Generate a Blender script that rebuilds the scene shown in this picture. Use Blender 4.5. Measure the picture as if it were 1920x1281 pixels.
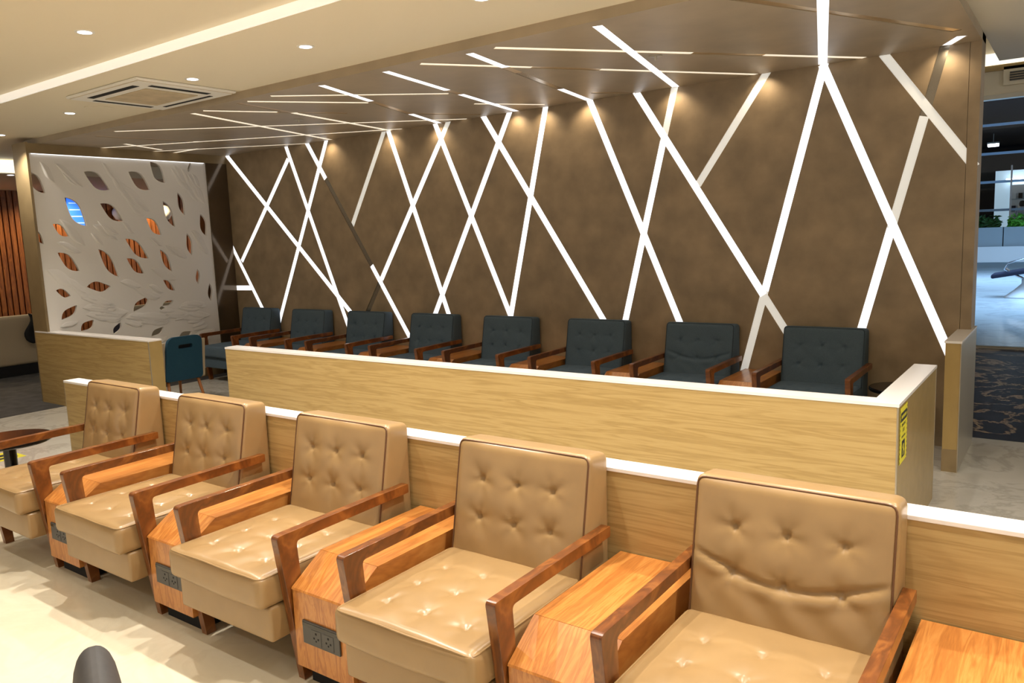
import bpy, bmesh, math, random
from mathutils import Vector, Matrix
R = math.radians
C = bpy.context.scene.collection
for o in list(bpy.data.objects): bpy.data.objects.remove(o)

# ------------------------------------------------------------------ camera
FPX = 1468.45; H = 1.7404
CR = Vector((0.81085401, 0.58393583, -0.0391755)); CU = Vector((-0.04660655, 0.13115357, 0.99026591)); CF = Vector((-0.58338975, 0.80113525, -0.13356164))
cam = bpy.data.cameras.new('camera'); cam.sensor_width = 36; cam.sensor_fit = 'HORIZONTAL'; cam.lens = FPX / 1920 * 36
cam.clip_start = 0.05; cam.clip_end = 200
co = bpy.data.objects.new('camera', cam); C.objects.link(co)
m = Matrix((CR, CU, -CF)).transposed().to_4x4(); m.translation = (0, 0, H); co.matrix_world = m
bpy.context.scene.camera = co
def hit(u, v, ax, val):                       # pixel of the photograph -> point on the plane it lies on
    d = CF + CR * ((u - 960) / FPX) - CU * ((v - 640.5) / FPX); o = Vector((0, 0, H))
    return o + d * ((val - o[ax]) / d[ax])

# ------------------------------------------------------------------ world, view
w = bpy.data.worlds.new('world'); bpy.context.scene.world = w; w.use_nodes = True
bg = w.node_tree.nodes['Background']; bg.inputs[0].default_value = (1.0, 0.955, 0.89, 1); bg.inputs[1].default_value = 0.54
vs = bpy.context.scene.view_settings
vs.view_transform = 'Standard'; vs.look = 'None'; vs.gamma = 1; vs.use_curve_mapping = False; vs.exposure = 0.42
WARM = (1.0, 0.935, 0.84); COOL = (0.45, 0.68, 1.0)

def spot(loc, power, col=WARM, size=110, blend=0.5, radius=0.035, target=None):
    l = bpy.data.lights.new('downlight_beam', 'SPOT'); l.energy = power; l.color = col; l.spot_size = R(size); l.spot_blend = blend; l.shadow_soft_size = radius
    o = bpy.data.objects.new('downlight_beam', l); C.objects.link(o); o.location = loc
    if target is not None:
        o.rotation_euler = (Vector(target) - Vector(loc)).to_track_quat('-Z', 'Y').to_euler()
    return o
def area(loc, power, sx, sy, col, rot=(0, 0, 0)):
    l = bpy.data.lights.new('ceiling_panel_light', 'AREA'); l.shape = 'RECTANGLE'; l.size = sx; l.size_y = sy; l.energy = power; l.color = col; l.spread = R(100)
    o = bpy.data.objects.new('ceiling_panel_light', l); C.objects.link(o); o.location = loc; o.rotation_euler = rot
    return o
area((-1.0, 18.5, 4.9), 330, 6, 5, COOL); area((-1.0, 25.5, 4.9), 420, 7, 4, COOL)

# ------------------------------------------------------------------ materials
def newmat(name):
    m = bpy.data.materials.new(name); m.use_nodes = True; nt = m.node_tree
    return m, nt, nt.nodes['Principled BSDF']
def srgb(r, g, b):
    f = lambda c: ((c / 255 + 0.055) / 1.055) ** 2.4 if c > 10 else c / 255 / 12.92
    return (f(r), f(g), f(b), 1)
def N(nt, t, **kw):
    n = nt.nodes.new(t)
    for k, v in kw.items():
        if k in n.inputs: n.inputs[k].default_value = v
        else: setattr(n, k, v)
    return n
def ramp(nt, stops):
    r = nt.nodes.new('ShaderNodeValToRGB'); e = r.color_ramp.elements
    while len(e) < len(stops): e.new(0.5)
    for x, (p, c) in zip(e, stops): x.position = p; x.color = c
    return r
def coords(nt, scale=(1, 1, 1), rot=(0, 0, 0)):
    tc = nt.nodes.new('ShaderNodeTexCoord'); mp = nt.nodes.new('ShaderNodeMapping')
    mp.inputs['Scale'].default_value = scale; mp.inputs['Rotation'].default_value = rot
    nt.links.new(tc.outputs['Object'], mp.inputs[0]); return mp
def plain(name, c, rough=0.5, metal=0.0, spec=0.5, noise=0.0, nscale=30, bump=0.0, coat=0.0):
    m, nt, b = newmat(name); b.inputs['Roughness'].default_value = rough; b.inputs['Metallic'].default_value = metal
    b.inputs['Specular IOR Level'].default_value = spec; b.inputs['Base Color'].default_value = c; b.inputs['Coat Weight'].default_value = coat
    if noise or bump:
        mp = coords(nt); n = N(nt, 'ShaderNodeTexNoise', Scale=nscale, Detail=5.0); nt.links.new(mp.outputs[0], n.inputs['Vector'])
        if noise:
            r = ramp(nt, [(0.3, tuple(x * (1 - noise) for x in c[:3]) + (1,)), (0.7, tuple(min(1, x * (1 + noise)) for x in c[:3]) + (1,))])
            nt.links.new(n.outputs['Fac'], r.inputs[0]); nt.links.new(r.outputs[0], b.inputs['Base Color'])
        if bump:
            bp = N(nt, 'ShaderNodeBump', Strength=bump, Distance=0.004); nt.links.new(n.outputs['Fac'], bp.inputs['Height']); nt.links.new(bp.outputs[0], b.inputs['Normal'])
    return m
def wood(name, dark, mid, light, stretch, rough=0.35, ring=6.0, coat=0.0, fine=1.0):
    # stretch: scale per axis, small along the grain
    m, nt, b = newmat(name); b.inputs['Roughness'].default_value = rough; b.inputs['Coat Weight'].default_value = coat; b.inputs['Coat Roughness'].default_value = 0.15
    mp = coords(nt, stretch)
    n1 = N(nt, 'ShaderNodeTexNoise', Scale=ring, Detail=3.0, Distortion=1.2); nt.links.new(mp.outputs[0], n1.inputs['Vector'])
    mul = N(nt, 'ShaderNodeMath', operation='MULTIPLY'); mul.inputs[1].default_value = 7.0; nt.links.new(n1.outputs['Fac'], mul.inputs[0])
    fr = N(nt, 'ShaderNodeMath', operation='PINGPONG'); fr.inputs[1].default_value = 1.0; nt.links.new(mul.outputs[0], fr.inputs[0])
    n2 = N(nt, 'ShaderNodeTexNoise', Scale=ring * 9, Detail=6.0); nt.links.new(mp.outputs[0], n2.inputs['Vector'])
    mx = N(nt, 'ShaderNodeMix'); mx.inputs[0].default_value = 0.5 * fine; nt.links.new(fr.outputs[0], mx.inputs[2]); nt.links.new(n2.outputs['Fac'], mx.inputs[3])
    r = ramp(nt, [(0.12, dark), (0.5, mid), (0.85, light)]); nt.links.new(mx.outputs[0], r.inputs[0]); nt.links.new(r.outputs[0], b.inputs['Base Color'])
    bp = N(nt, 'ShaderNodeBump', Strength=0.08, Distance=0.002); nt.links.new(n2.outputs['Fac'], bp.inputs['Height']); nt.links.new(bp.outputs[0], b.inputs['Normal'])
    return m
def marble(name, base, alt, vein, scale, rough, veinpos=0.5, veinw=0.03):
    m, nt, b = newmat(name); b.inputs['Roughness'].default_value = rough
    mp = coords(nt); n = N(nt, 'ShaderNodeTexNoise', Scale=scale, Detail=8.0, Distortion=1.6, Roughness=0.6); nt.links.new(mp.outputs[0], n.inputs['Vector'])
    r = ramp(nt, [(0.25, alt), (veinpos - veinw, base), (veinpos, vein), (veinpos + veinw, base), (0.8, alt)])
    nt.links.new(n.outputs['Fac'], r.inputs[0]); nt.links.new(r.outputs[0], b.inputs['Base Color']); return m
def emit(name, c, s):
    m, nt, b = newmat(name); b.inputs['Base Color'].default_value = c; b.inputs['Emission Color'].default_value = c; b.inputs['Emission Strength'].default_value = s; return m
def glassmat(name, tint, fac):
    m = bpy.data.materials.new(name); m.use_nodes = True; nt = m.node_tree; nt.nodes.clear()
    t = N(nt, 'ShaderNodeBsdfTransparent'); t.inputs[0].default_value = tint; g = N(nt, 'ShaderNodeBsdfGlossy'); g.inputs['Roughness'].default_value = 0.02
    x = N(nt, 'ShaderNodeMixShader'); x.inputs[0].default_value = fac; o = N(nt, 'ShaderNodeOutputMaterial')
    nt.links.new(t.outputs[0], x.inputs[1]); nt.links.new(g.outputs[0], x.inputs[2]); nt.links.new(x.outputs[0], o.inputs[0]); return m

M = {}
M['leather'] = plain('tan_leather', srgb(154, 124, 83), 0.30, noise=0.05, nscale=9, bump=0.05)
M['pipe'] = plain('brown_piping', srgb(96, 62, 34), 0.45)
M['blue'] = plain('dark_blue_fabric', srgb(80, 95, 106), 0.9, noise=0.16, nscale=220, bump=0.25, spec=0.2)
M['bluepipe'] = plain('navy_piping', srgb(40, 54, 64), 0.8)
M['arm'] = wood('reddish_walnut', srgb(92, 50, 18), srgb(116, 64, 24), srgb(136, 82, 34), (3, 1.0, 1.0), 0.3, 5, 0.3, 0.6)
M['box'] = wood('orange_teak', srgb(160, 96, 42), srgb(186, 118, 54), srgb(202, 138, 70), (7, 0.5, 1.5), 0.3, 4.2, 0.25)
M['oak'] = wood('pale_oak_laminate', srgb(158, 130, 78), srgb(178, 150, 96), srgb(188, 161, 107), (0.35, 7, 8), 0.42, 3.4)
M['oakend'] = plain('oak_edge_laminate', srgb(168, 142, 90), 0.25, noise=0.05, nscale=10)
M['cap'] = plain('white_solid_surface', srgb(238, 232, 226), 0.25)
M['brown'] = plain('mottled_brown_plaster', srgb(154, 134, 106), 0.5, noise=0.2, nscale=5, bump=0.06)
M['canopy'] = plain('grey_brown_laminate', srgb(170, 154, 130), 0.42, noise=0.10, nscale=3.5)
M['stonepost'] = plain('taupe_stone', srgb(140, 120, 86), 0.3, noise=0.1, nscale=6)
M['gloss'] = plain('polished_brown_panel', srgb(96, 80, 60), 0.12, metal=0.35, noise=0.1, nscale=4)
M['led'] = emit('white_led_diffuser', (0.93, 0.95, 1.0, 1), 0.95)
M['leddim'] = emit('dim_led_diffuser', (0.95, 0.95, 0.9, 1), 0.30)
M['ledoff'] = plain('grey_metal_channel', srgb(150, 142, 128), 0.25, metal=0.8)
M['ledwarm'] = emit('cream_channel_glow', (1.0, 0.90, 0.72, 1), 0.55)  # even glow painted in for reflections and LEDs of the metal channels
M['gold'] = plain('champagne_metal_channel', srgb(205, 178, 132), 0.28, metal=0.75)
M['cream'] = plain('cream_ceiling_paint', srgb(234, 223, 198), 0.7)
M['white'] = plain('white_paint', srgb(235, 232, 224), 0.5)
M['carved'] = plain('white_carved_panel', srgb(238, 234, 228), 0.45, bump=0.02, nscale=12)
M['cove'] = emit('cove_light', (1.0, 0.95, 0.86, 1), 0.36)
M['covehot'] = emit('cove_light_bright', (1.0, 0.95, 0.82, 1), 0.8)
M['lamp'] = emit('downlight_lens', (1.0, 0.96, 0.98, 1), 6)
M['floor'] = marble('beige_polished_stone', srgb(222, 212, 188), srgb(216, 204, 178), srgb(217, 206, 181), 1.5, 0.15, 0.5, 0.06)
M['marble'] = marble('pale_grey_marble', srgb(202, 197, 186), srgb(192, 187, 175), srgb(182, 177, 165), 1.3, 0.14, 0.52, 0.05)
M['dkmarble'] = marble('dark_veined_marble', srgb(38, 38, 44), srgb(58, 54, 56), srgb(176, 150, 116), 1.1, 0.3, 0.5, 0.025); M['dkmarble'].node_tree.nodes['Principled BSDF'].inputs['Specular IOR Level'].default_value = 0.15
M['hallfloor'] = marble('hall_floor_stone', srgb(184, 196, 200), srgb(176, 188, 194), srgb(168, 178, 184), 0.6, 0.18, 0.5, 0.04)
M['carpet'] = plain('dark_grey_carpet', srgb(62, 60, 58), 0.95, noise=0.35, nscale=7, bump=0.3)
M['black'] = plain('black_gloss', srgb(20, 18, 18), 0.12)
M['dark'] = plain('black_void', srgb(8, 7, 7), 0.8)
M['grey'] = plain('dark_grey_plastic', srgb(78, 76, 74), 0.5)
M['chairgrey'] = plain('dark_grey_upholstery', srgb(70, 68, 68), 0.6, noise=0.08, nscale=60)
M['teal'] = plain('teal_fabric', srgb(18, 66, 88), 0.85, noise=0.12, nscale=120, bump=0.15)
M['beige'] = plain('beige_fabric', srgb(176, 160, 132), 0.85)
M['lightwood'] = plain('light_beech', srgb(176, 112, 62), 0.4)
M['slat'] = wood('red_brown_slats', srgb(92, 48, 20), srgb(140, 82, 38), srgb(166, 104, 52), (6, 6, 0.5), 0.4, 4)
M['navy'] = plain('navy_fabric', srgb(18, 26, 52), 0.85)
M['steel'] = plain('brushed_steel', srgb(190, 196, 204), 0.25, metal=0.9)
M['alu'] = plain('aluminium_trim', srgb(190, 182, 164), 0.35, metal=0.7)
M['yellow'] = plain('yellow_sticker', srgb(226, 214, 40), 0.5)
M['ink'] = plain('black_print', srgb(24, 22, 16), 0.6)
M['planter'] = plain('pale_planter', srgb(150, 168, 178), 0.6)
M['ledge'] = plain('white_stone_ledge', srgb(216, 224, 228), 0.4)
M['leafg'] = plain('bright_green_leaf', srgb(84, 170, 50), 0.5, noise=0.3, nscale=6)
M['leafd'] = plain('dark_green_leaf', srgb(28, 84, 30), 0.5, noise=0.3, nscale=6)
M['glass'] = glassmat('clear_glass', (0.95, 0.97, 0.98, 1), 0.015)
M['night'] = plain('night_dark_facade', srgb(8, 11, 20), 0.9, spec=0.1)
M['bar'] = plain('window_bar', srgb(150, 186, 220), 0.4)
M['shopwall'] = emit('lit_shop_wall', (0.60, 0.80, 0.95, 1), 0.35)
M['blueled'] = emit('blue_screen', (0.03, 0.16, 0.95, 1), 0.8)
M['bluelines'] = emit('blue_screen_text', (0.3, 0.5, 1.0, 1), 0.7)
M['red'] = plain('red_goods', srgb(196, 40, 50), 0.5)
M['skin'] = plain('skin', srgb(150, 104, 80), 0.6)
M['shirt'] = plain('pale_shirt', srgb(170, 180, 200), 0.8)
M['hair'] = plain('black_hair', srgb(16, 14, 16), 0.6)
M['acgrille'] = plain('beige_grille', srgb(196, 178, 146), 0.6, noise=0.15, nscale=9)

# ------------------------------------------------------------------ mesh helpers
class MB:
    def __init__(s): s.v = []; s.f = []
    def add(s, vs, fs):
        k = len(s.v); s.v += [tuple(p) for p in vs]; s.f += [tuple(i + k for i in f) for f in fs]; return s
    def box(s, x0, x1, y0, y1, z0, z1):
        return s.add([(x0, y0, z0), (x1, y0, z0), (x1, y1, z0), (x0, y1, z0), (x0, y0, z1), (x1, y0, z1), (x1, y1, z1), (x0, y1, z1)],
                     [(0, 3, 2, 1), (4, 5, 6, 7), (0, 1, 5, 4), (1, 2, 6, 5), (2, 3, 7, 6), (3, 0, 4, 7)])
    def prism(s, poly, f0, f1):     # poly 2D, f0/f1 map (a,b) to the two end caps
        n = len(poly)
        return s.add([f0(*p) for p in poly] + [f1(*p) for p in poly], [tuple(range(n))[::-1], tuple(range(n, 2 * n))] + [(i, (i + 1) % n, n + (i + 1) % n, n + i) for i in range(n)])
    def tube(s, pts, r, n=8, closed=False, r1=None):
        pts = [Vector(p) for p in pts]; k = len(pts); vs = []; fs = []; up = None
        for i, p in enumerate(pts):
            a = pts[(i - 1) % k] if (closed or i) else p; b = pts[(i + 1) % k] if (closed or i < k - 1) else p
            t = (b - a).normalized()
            if up is None: up = t.orthogonal().normalized()
            up = (up - t * up.dot(t)).normalized(); sd = t.cross(up); rr = r if r1 is None else r + (r1 - r) * i / max(1, k - 1)
            for j in range(n):
                q = 2 * math.pi * j / n; vs.append(p + (up * math.cos(q) + sd * math.sin(q)) * rr)
        for i in range(k if closed else k - 1):
            for j in range(n):
                a = i * n + j; b = i * n + (j + 1) % n; c = ((i + 1) % k) * n; fs.append((a, b, c + (j + 1) % n, c + j))
        if not closed: fs += [tuple(range(n))[::-1], tuple(range((k - 1) * n, k * n))]
        return s.add(vs, fs)
    def lathe(s, prof, cx=0, cy=0, n=32):
        vs = []; fs = []; k = len(prof)
        for r, z in prof:
            for j in range(n): q = 2 * math.pi * j / n; vs.append((cx + r * math.cos(q), cy + r * math.sin(q), z))
        for i in range(k - 1):
            for j in range(n): fs.append((i * n + j, i * n + (j + 1) % n, (i + 1) * n + (j + 1) % n, (i + 1) * n + j))
        fs += [tuple(range(n))[::-1], tuple(range((k - 1) * n, k * n))]
        return s.add(vs, fs)
    def build(s, name, mat, parent=None, smooth=False, bevel=0, seg=2, angle=None):
        me = bpy.data.meshes.new(name); me.from_pydata(s.v, [], s.f); bm = bmesh.new(); bm.from_mesh(me)
        bmesh.ops.recalc_face_normals(bm, faces=bm.faces)
        if bevel:
            es = [e for e in bm.edges if len(e.link_faces) == 2 and e.calc_face_angle() > 0.6]
            bmesh.ops.bevel(bm, geom=es, offset=bevel, segments=seg, affect='EDGES', profile=0.5, clamp_overlap=True)
        if smooth:
            for f in bm.faces: f.smooth = True
            if angle:
                for e in bm.edges:
                    if len(e.link_faces) == 2 and e.calc_face_angle() > angle: e.smooth = False
        bm.to_mesh(me); bm.free(); me.materials.append(M[mat] if isinstance(mat, str) else mat)
        o = bpy.data.objects.new(name, me); C.objects.link(o)
        if parent: o.parent = parent
        return o
def tag(o, label=None, cat=None, group=None, kind=None):
    if label: o['label'] = label
    if cat: o['category'] = cat
    if group: o['group'] = group
    if kind: o['kind'] = kind
    return o
def thing(name, label, cat, loc=(0, 0, 0), rz=0, group=None):
    o = bpy.data.objects.new(name, None); C.objects.link(o); o.location = loc; o.rotation_euler = (0, 0, rz); o.empty_display_size = 0.1
    return tag(o, label, cat, group)
def dup(root, loc, rz=None, label=None, group=None):
    r = root.copy(); C.objects.link(r); r.location = loc
    if rz is not None: r.rotation_euler = (0, 0, rz)
    if label: r['label'] = label
    if group: r['group'] = group
    for ch in list(root.children):
        c = ch.copy(); C.objects.link(c); c.parent = r
        for g in ch.children:
            d = g.copy(); C.objects.link(d); d.parent = c
    return r
def bx(name, mat, parent, x0, x1, y0, y1, z0, z1, bevel=0): return MB().box(x0, x1, y0, y1, z0, z1).build(name, mat, parent, bevel=bevel)
def struct(name, mat, x0, x1, y0, y1, z0, z1): return tag(bx(name, mat, None, x0, x1, y0, y1, z0, z1), kind='structure')
def fillet(poly, rad, n=5):
    out = []; k = len(poly)
    for i in range(k):
        p = Vector(poly[i]); a = Vector(poly[i - 1]); b = Vector(poly[(i + 1) % k]); r = rad[i] if isinstance(rad, (list, tuple)) else rad
        if r <= 0: out.append(tuple(p)); continue
        da = (a - p).normalized(); db = (b - p).normalized()
        p0 = p + da * r; p1 = p + db * r
        for j in range(n + 1):
            t = j / n; out.append(tuple(p0 * (1 - t) ** 2 + p * 2 * t * (1 - t) + p1 * t * t))
    return out
def axis_pts(L, r, n):
    e = [0, 0.2 * r, 0.55 * r, r]; h = L / 2
    mid = [-h + r + (L - 2 * r) * i / n for i in range(1, n)]
    return [-h + x for x in e] + mid + [h - x for x in reversed(e)]
def rbox(w, d, h, r, nx, ny, nz):
    """rounded box as a grid; returns verts (list of Vector) and faces"""
    X, Y, Z = axis_pts(w, r, nx), axis_pts(d, r, ny), axis_pts(h, r, nz); vid = {}; vs = []; fs = []
    def vert(i, j, k):
        key = (i, j, k)
        if key not in vid:
            p = Vector((X[i], Y[j], Z[k])); q = Vector((max(-w/2 + r, min(w/2 - r, p.x)), max(-d/2 + r, min(d/2 - r, p.y)), max(-h/2 + r, min(h/2 - r, p.z))))
            dd = p - q
            if dd.length > 1e-9: p = q + dd.normalized() * r
            vid[key] = len(vs); vs.append(p)
        return vid[key]
    a, b, c = len(X) - 1, len(Y) - 1, len(Z) - 1
    for k in (0, c):
        for i in range(a):
            for j in range(b): fs.append((vert(i, j, k), vert(i + 1, j, k), vert(i + 1, j + 1, k), vert(i, j + 1, k)))
    for j in (0, b):
        for i in range(a):
            for k in range(c): fs.append((vert(i, j, k), vert(i + 1, j, k), vert(i + 1, j, k + 1), vert(i, j, k + 1)))
    for i in (0, a):
        for j in range(b):
            for k in range(c): fs.append((vert(i, j, k), vert(i, j + 1, k), vert(i, j + 1, k + 1), vert(i, j, k + 1)))
    return vs, fs

# ------------------------------------------------------------------ setting
YW, ZW, XSC, XWR = 6.677, 2.985, -9.62, -0.635       # back wall face, canopy underside, screen wall face, right end of the wall
YP, ZP = 4.123, 0.852                                # alcove partition front face and height
ZC = 3.05
struct('floor', 'floor', -9.4, 6, -7, 2.62, -0.1, 0)
struct('floor_marble', 'marble', -9.4, 6, 2.62, 7.07, -0.1, 0)
struct('floor_dark_marble', 'dkmarble', -9.4, 6, 7.07, 12.1, -0.1, 0)
struct('floor_hall', 'hallfloor', -12, 8, 12.1, 45, -0.1, 0)
struct('floor_carpet', 'carpet', -17, -9.4, -7, 12.1, -0.1, 0.004)
CY0 = 4.27
struct('ceiling', 'cream', -12.0, 6, 3.12, CY0, ZC, ZC + 0.3)
struct('ceiling_upper', 'cream', -12.0, 6, -7, 3.10, ZC + 0.06, ZC + 0.3)
t = tag(bx('trim_1', 'cove', None, -12.0, 6, 3.10, 3.12, ZC, ZC + 0.06), kind='structure')
struct('ceiling_side', 'cream', XWR, 6, CY0, 8.05, ZC, ZC + 0.3)
struct('ceiling_raised', 'cream', XWR - 4, 6, 8.05, 12.4, 4.0, 4.1)
struct('wall_bulkhead', 'cream', -6, 6, 12.1, 12.4, 3.29, 4.0)
tag(bx('trim_2', 'covehot', None, -6, 6, 12.04, 12.1, 3.66, 3.80), kind='structure')
tag(bx('trim_3', 'oakend', None, -6, 6, 12.06, 12.1, 3.585, 3.655), kind='structure')
tag(bx('trim_4', 'alu', None, -6, 6, 12.07, 12.2, 3.235, 3.29), kind='structure')
struct('ceiling_left', 'cream', -17, -12.0, -7, 12, 2.86, 3.3)
tag(bx('trim_5', 'covehot', None, -12.0, -11.97, -7, 5.1, 2.87, 3.04), kind='structure')
struct('ceiling_lounge', 'cream', -12.0, -9.96, CY0, 12, ZC, ZC + 0.3)

# ---- strips of light: boxes laid in the wall plane / canopy plane
STRIPW = 0.066
def strip_quad(p0, p1, wd, e0=0.0, e1=0.0):
    d = (Vector(p1) - Vector(p0)).normalized(); n = Vector((-d.y, d.x)) * wd / 2; a = Vector(p0) - d * e0; b = Vector(p1) + d * e1
    return [a + n, a - n, b - n, b + n]
def wp(u, v): p = hit(u, v, 1, YW); return (p.x, p.z)
def cp(u, v): p = hit(u, v, 2, ZW); return (p.x, p.y)
# (top px, bottom px, extension below, sections [(t0,t1,material)])
L_ = [(0, 1, 'led')]
WALL = [((425.5, 292.8), (656, 584), .1, L_), ((540, 298), (453, 490.5), 0, L_), ((535.4, 274), (648, 598), .2, L_), ((430.7, 454), (491.6, 578), .2, L_),
        ((434, 540), (471, 540), 0, L_), ((612, 261), (528, 586), .2, L_), ((574, 267), (763.5, 624), .1, [(0, .20, 'led'), (.20, .66, 'ledoff'), (.66, 1, 'led')]),
        ((720, 245), (660, 423.5), 0, [(0, 1, 'leddim')]), ((727, 244), (840.6, 588), .2, L_), ((840.6, 227), (690.5, 582), .2, [(0, .12, 'leddim'), (.12, .82, 'led'), (.82, 1, 'ledoff')]),
        ((814, 227), (956, 590), .1, L_), ((956, 208), (816, 588), .2, L_), ((904, 214), (1130, 598), .2, L_), ((1023, 198), (957.5, 592), .1, L_),
        ((1105, 188), (1274, 604), .2, L_), ((1193, 174), (1473, 620), .15, [(0, .86, 'led'), (.86, 1, 'leddim')]), ((1265, 162), (1173, 598), .2, [(0, .22, 'leddim'), (.22, 1, 'led')]),
        ((1433, 143), (1308, 347), 0, [(0, 1, 'leddim')]), ((1542, 133), (1396, 690), .25, [(0, .72, 'led'), (.72, 1, 'leddim')]), ((1547, 133), (1775, 653), .1, L_),
        ((1664, 111), (1828, 313), 0, [(0, 1, 'leddim')]), ((1769, 95), (1616, 614), .2, [(0, .22, 'ledoff'), (.22, .62, 'leddim'), (.62, 1, 'led')])]
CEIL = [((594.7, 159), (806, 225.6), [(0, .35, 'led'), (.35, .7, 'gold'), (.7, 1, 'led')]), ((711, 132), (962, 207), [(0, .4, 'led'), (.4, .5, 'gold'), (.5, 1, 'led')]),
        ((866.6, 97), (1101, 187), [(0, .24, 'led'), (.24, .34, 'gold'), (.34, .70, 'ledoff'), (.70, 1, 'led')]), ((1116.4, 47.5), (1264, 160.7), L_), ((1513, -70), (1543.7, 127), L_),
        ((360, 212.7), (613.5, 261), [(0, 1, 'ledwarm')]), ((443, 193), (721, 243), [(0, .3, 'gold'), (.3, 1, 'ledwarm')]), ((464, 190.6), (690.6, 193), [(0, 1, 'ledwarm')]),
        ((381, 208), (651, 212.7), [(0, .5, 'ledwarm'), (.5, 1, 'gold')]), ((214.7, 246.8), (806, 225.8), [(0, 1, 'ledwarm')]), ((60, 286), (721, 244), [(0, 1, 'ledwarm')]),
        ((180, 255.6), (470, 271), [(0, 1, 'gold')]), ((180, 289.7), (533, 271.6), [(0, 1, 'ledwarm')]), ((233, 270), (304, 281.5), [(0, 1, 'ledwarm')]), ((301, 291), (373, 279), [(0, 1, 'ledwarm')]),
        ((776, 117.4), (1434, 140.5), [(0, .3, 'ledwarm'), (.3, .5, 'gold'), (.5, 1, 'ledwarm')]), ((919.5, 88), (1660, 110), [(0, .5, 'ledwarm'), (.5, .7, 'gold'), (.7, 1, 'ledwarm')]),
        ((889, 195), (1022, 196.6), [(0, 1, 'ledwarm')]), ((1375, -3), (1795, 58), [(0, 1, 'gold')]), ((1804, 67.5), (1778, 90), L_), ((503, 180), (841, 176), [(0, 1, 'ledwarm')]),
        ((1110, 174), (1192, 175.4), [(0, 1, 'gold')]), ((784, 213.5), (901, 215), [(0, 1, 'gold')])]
def cut_panels(slab, cutters, name, mat, parent):
    """slab minus strip boxes, split into its loose panels; each panel becomes a child object"""
    tmp = []
    for k, mb in (('a', slab), ('b', cutters)):
        me = bpy.data.meshes.new('t' + k); me.from_pydata(mb.v, [], mb.f); bm = bmesh.new(); bm.from_mesh(me); bmesh.ops.recalc_face_normals(bm, faces=bm.faces); bm.to_mesh(me); bm.free()
        o = bpy.data.objects.new('t' + k, me); C.objects.link(o); tmp.append(o)
    md = tmp[0].modifiers.new('b', 'BOOLEAN'); md.object = tmp[1]; md.operation = 'DIFFERENCE'; md.solver = 'EXACT'; md.use_self = True
    dg = bpy.context.evaluated_depsgraph_get(); ev = tmp[0].evaluated_get(dg); me = bpy.data.meshes.new_from_object(ev)
    bm = bmesh.new(); bm.from_mesh(me); seen = set(); out = []
    for f in bm.faces:
        if f in seen: continue
        st = [f]; seen.add(f); isl = []
        while st:
            g = st.pop(); isl.append(g)
            for e in g.edges:
                for h in e.link_faces:
                    if h not in seen: seen.add(h); st.append(h)
        vid = {}; b = MB()
        for g in isl:
            for v in g.verts:
                if v not in vid: vid[v] = len(b.v); b.v.append(tuple(v.co))
            b.f.append(tuple(vid[v] for v in g.verts))
        out.append(b.build(name, mat, parent))
    bm.free()
    for o in tmp: bpy.data.objects.remove(o)
    return out
WX0, WX1 = XSC, XWR
back = struct('wall_back', 'brown', XSC - 0.3, XWR, YW + 0.016, YW + 0.25, 0, ZC)
cut = MB(); strips = []
for (a, b, ext, secs) in WALL:
    p0, p1 = Vector(wp(*a)), Vector(wp(*b)); p0.y = min(p0.y, ZW + 0.02)
    up = 0.06 if a[1] < 300 and a[0] not in (540,) else 0.0
    strips.append((p0, p1, up, ext, secs))
    q = strip_quad(p0, p1, STRIPW, up, ext)
    cut.prism(q, lambda x, z: (x, YW - 0.02, z), lambda x, z: (x, YW + 0.04, z))
slab = MB().box(WX0, WX1 - 0.075, YW, YW + 0.015, 0, ZW)
cut_panels(slab, cut, 'panel', 'brown', back)
bx('end_panel', 'brown', back, WX1 - 0.072, WX1, YW, YW + 0.015, 0, ZW)
NTH = ['first', 'second', 'third', 'fourth', 'fifth', 'sixth', 'seventh', 'eighth']
def behind(x): return NTH[max(0, min(7, int(round((x + 10.404 - 0.356) / 1.05)) - 1))]
SPECIAL = {1: 'short white wall strip joining the two strips above the first blue armchair', 4: 'short level white wall strip in the corner by the leaf screen', 7: 'short dim wall strip ending high above the third blue armchair',
           17: 'short dim wall strip ending high above the seventh blue armchair', 20: 'dim pale wall strip running to the free end of the brown wall'}
for k, (p0, p1, up, ext, secs) in enumerate(strips):
    mats = {s[2] for s in secs}; st = 'white' if mats == {'led'} else 'part-unlit grey' if 'ledoff' in mats else 'partly dim'
    lab = SPECIAL.get(k, '%s wall strip rising %s from behind the %s blue armchair from the leaf screen' % (st, 'rightward' if p0.x > p1.x else 'leftward', behind(p1.x)))
    r = thing('light_strip', lab, 'light strip', group='light strips in the brown wall'); d = p1 - p0; y0 = YW + 0.006 + k * 0.00015
    for s0, s1, mt in secs:
        q = strip_quad(p0 + d * s0, p0 + d * s1, STRIPW - 0.001, up if s0 == 0 else 0, ext if s1 == 1 else 0)
        MB().prism(q, lambda x, z: (x, y0, z), lambda x, z: (x, YW + 0.0155, z)).build('diffuser' if mt != 'ledoff' else 'metal_channel', mt, r)
can = struct('ceiling_canopy', 'canopy', XSC - 0.34, XWR, CY0, YW + 0.25, ZW + 0.011, ZC + 0.3)
bx('fascia', 'canopy', can, XSC - 0.34, XWR, CY0 - 0.004, CY0, ZW, ZC)
cut = MB(); cs = []
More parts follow.
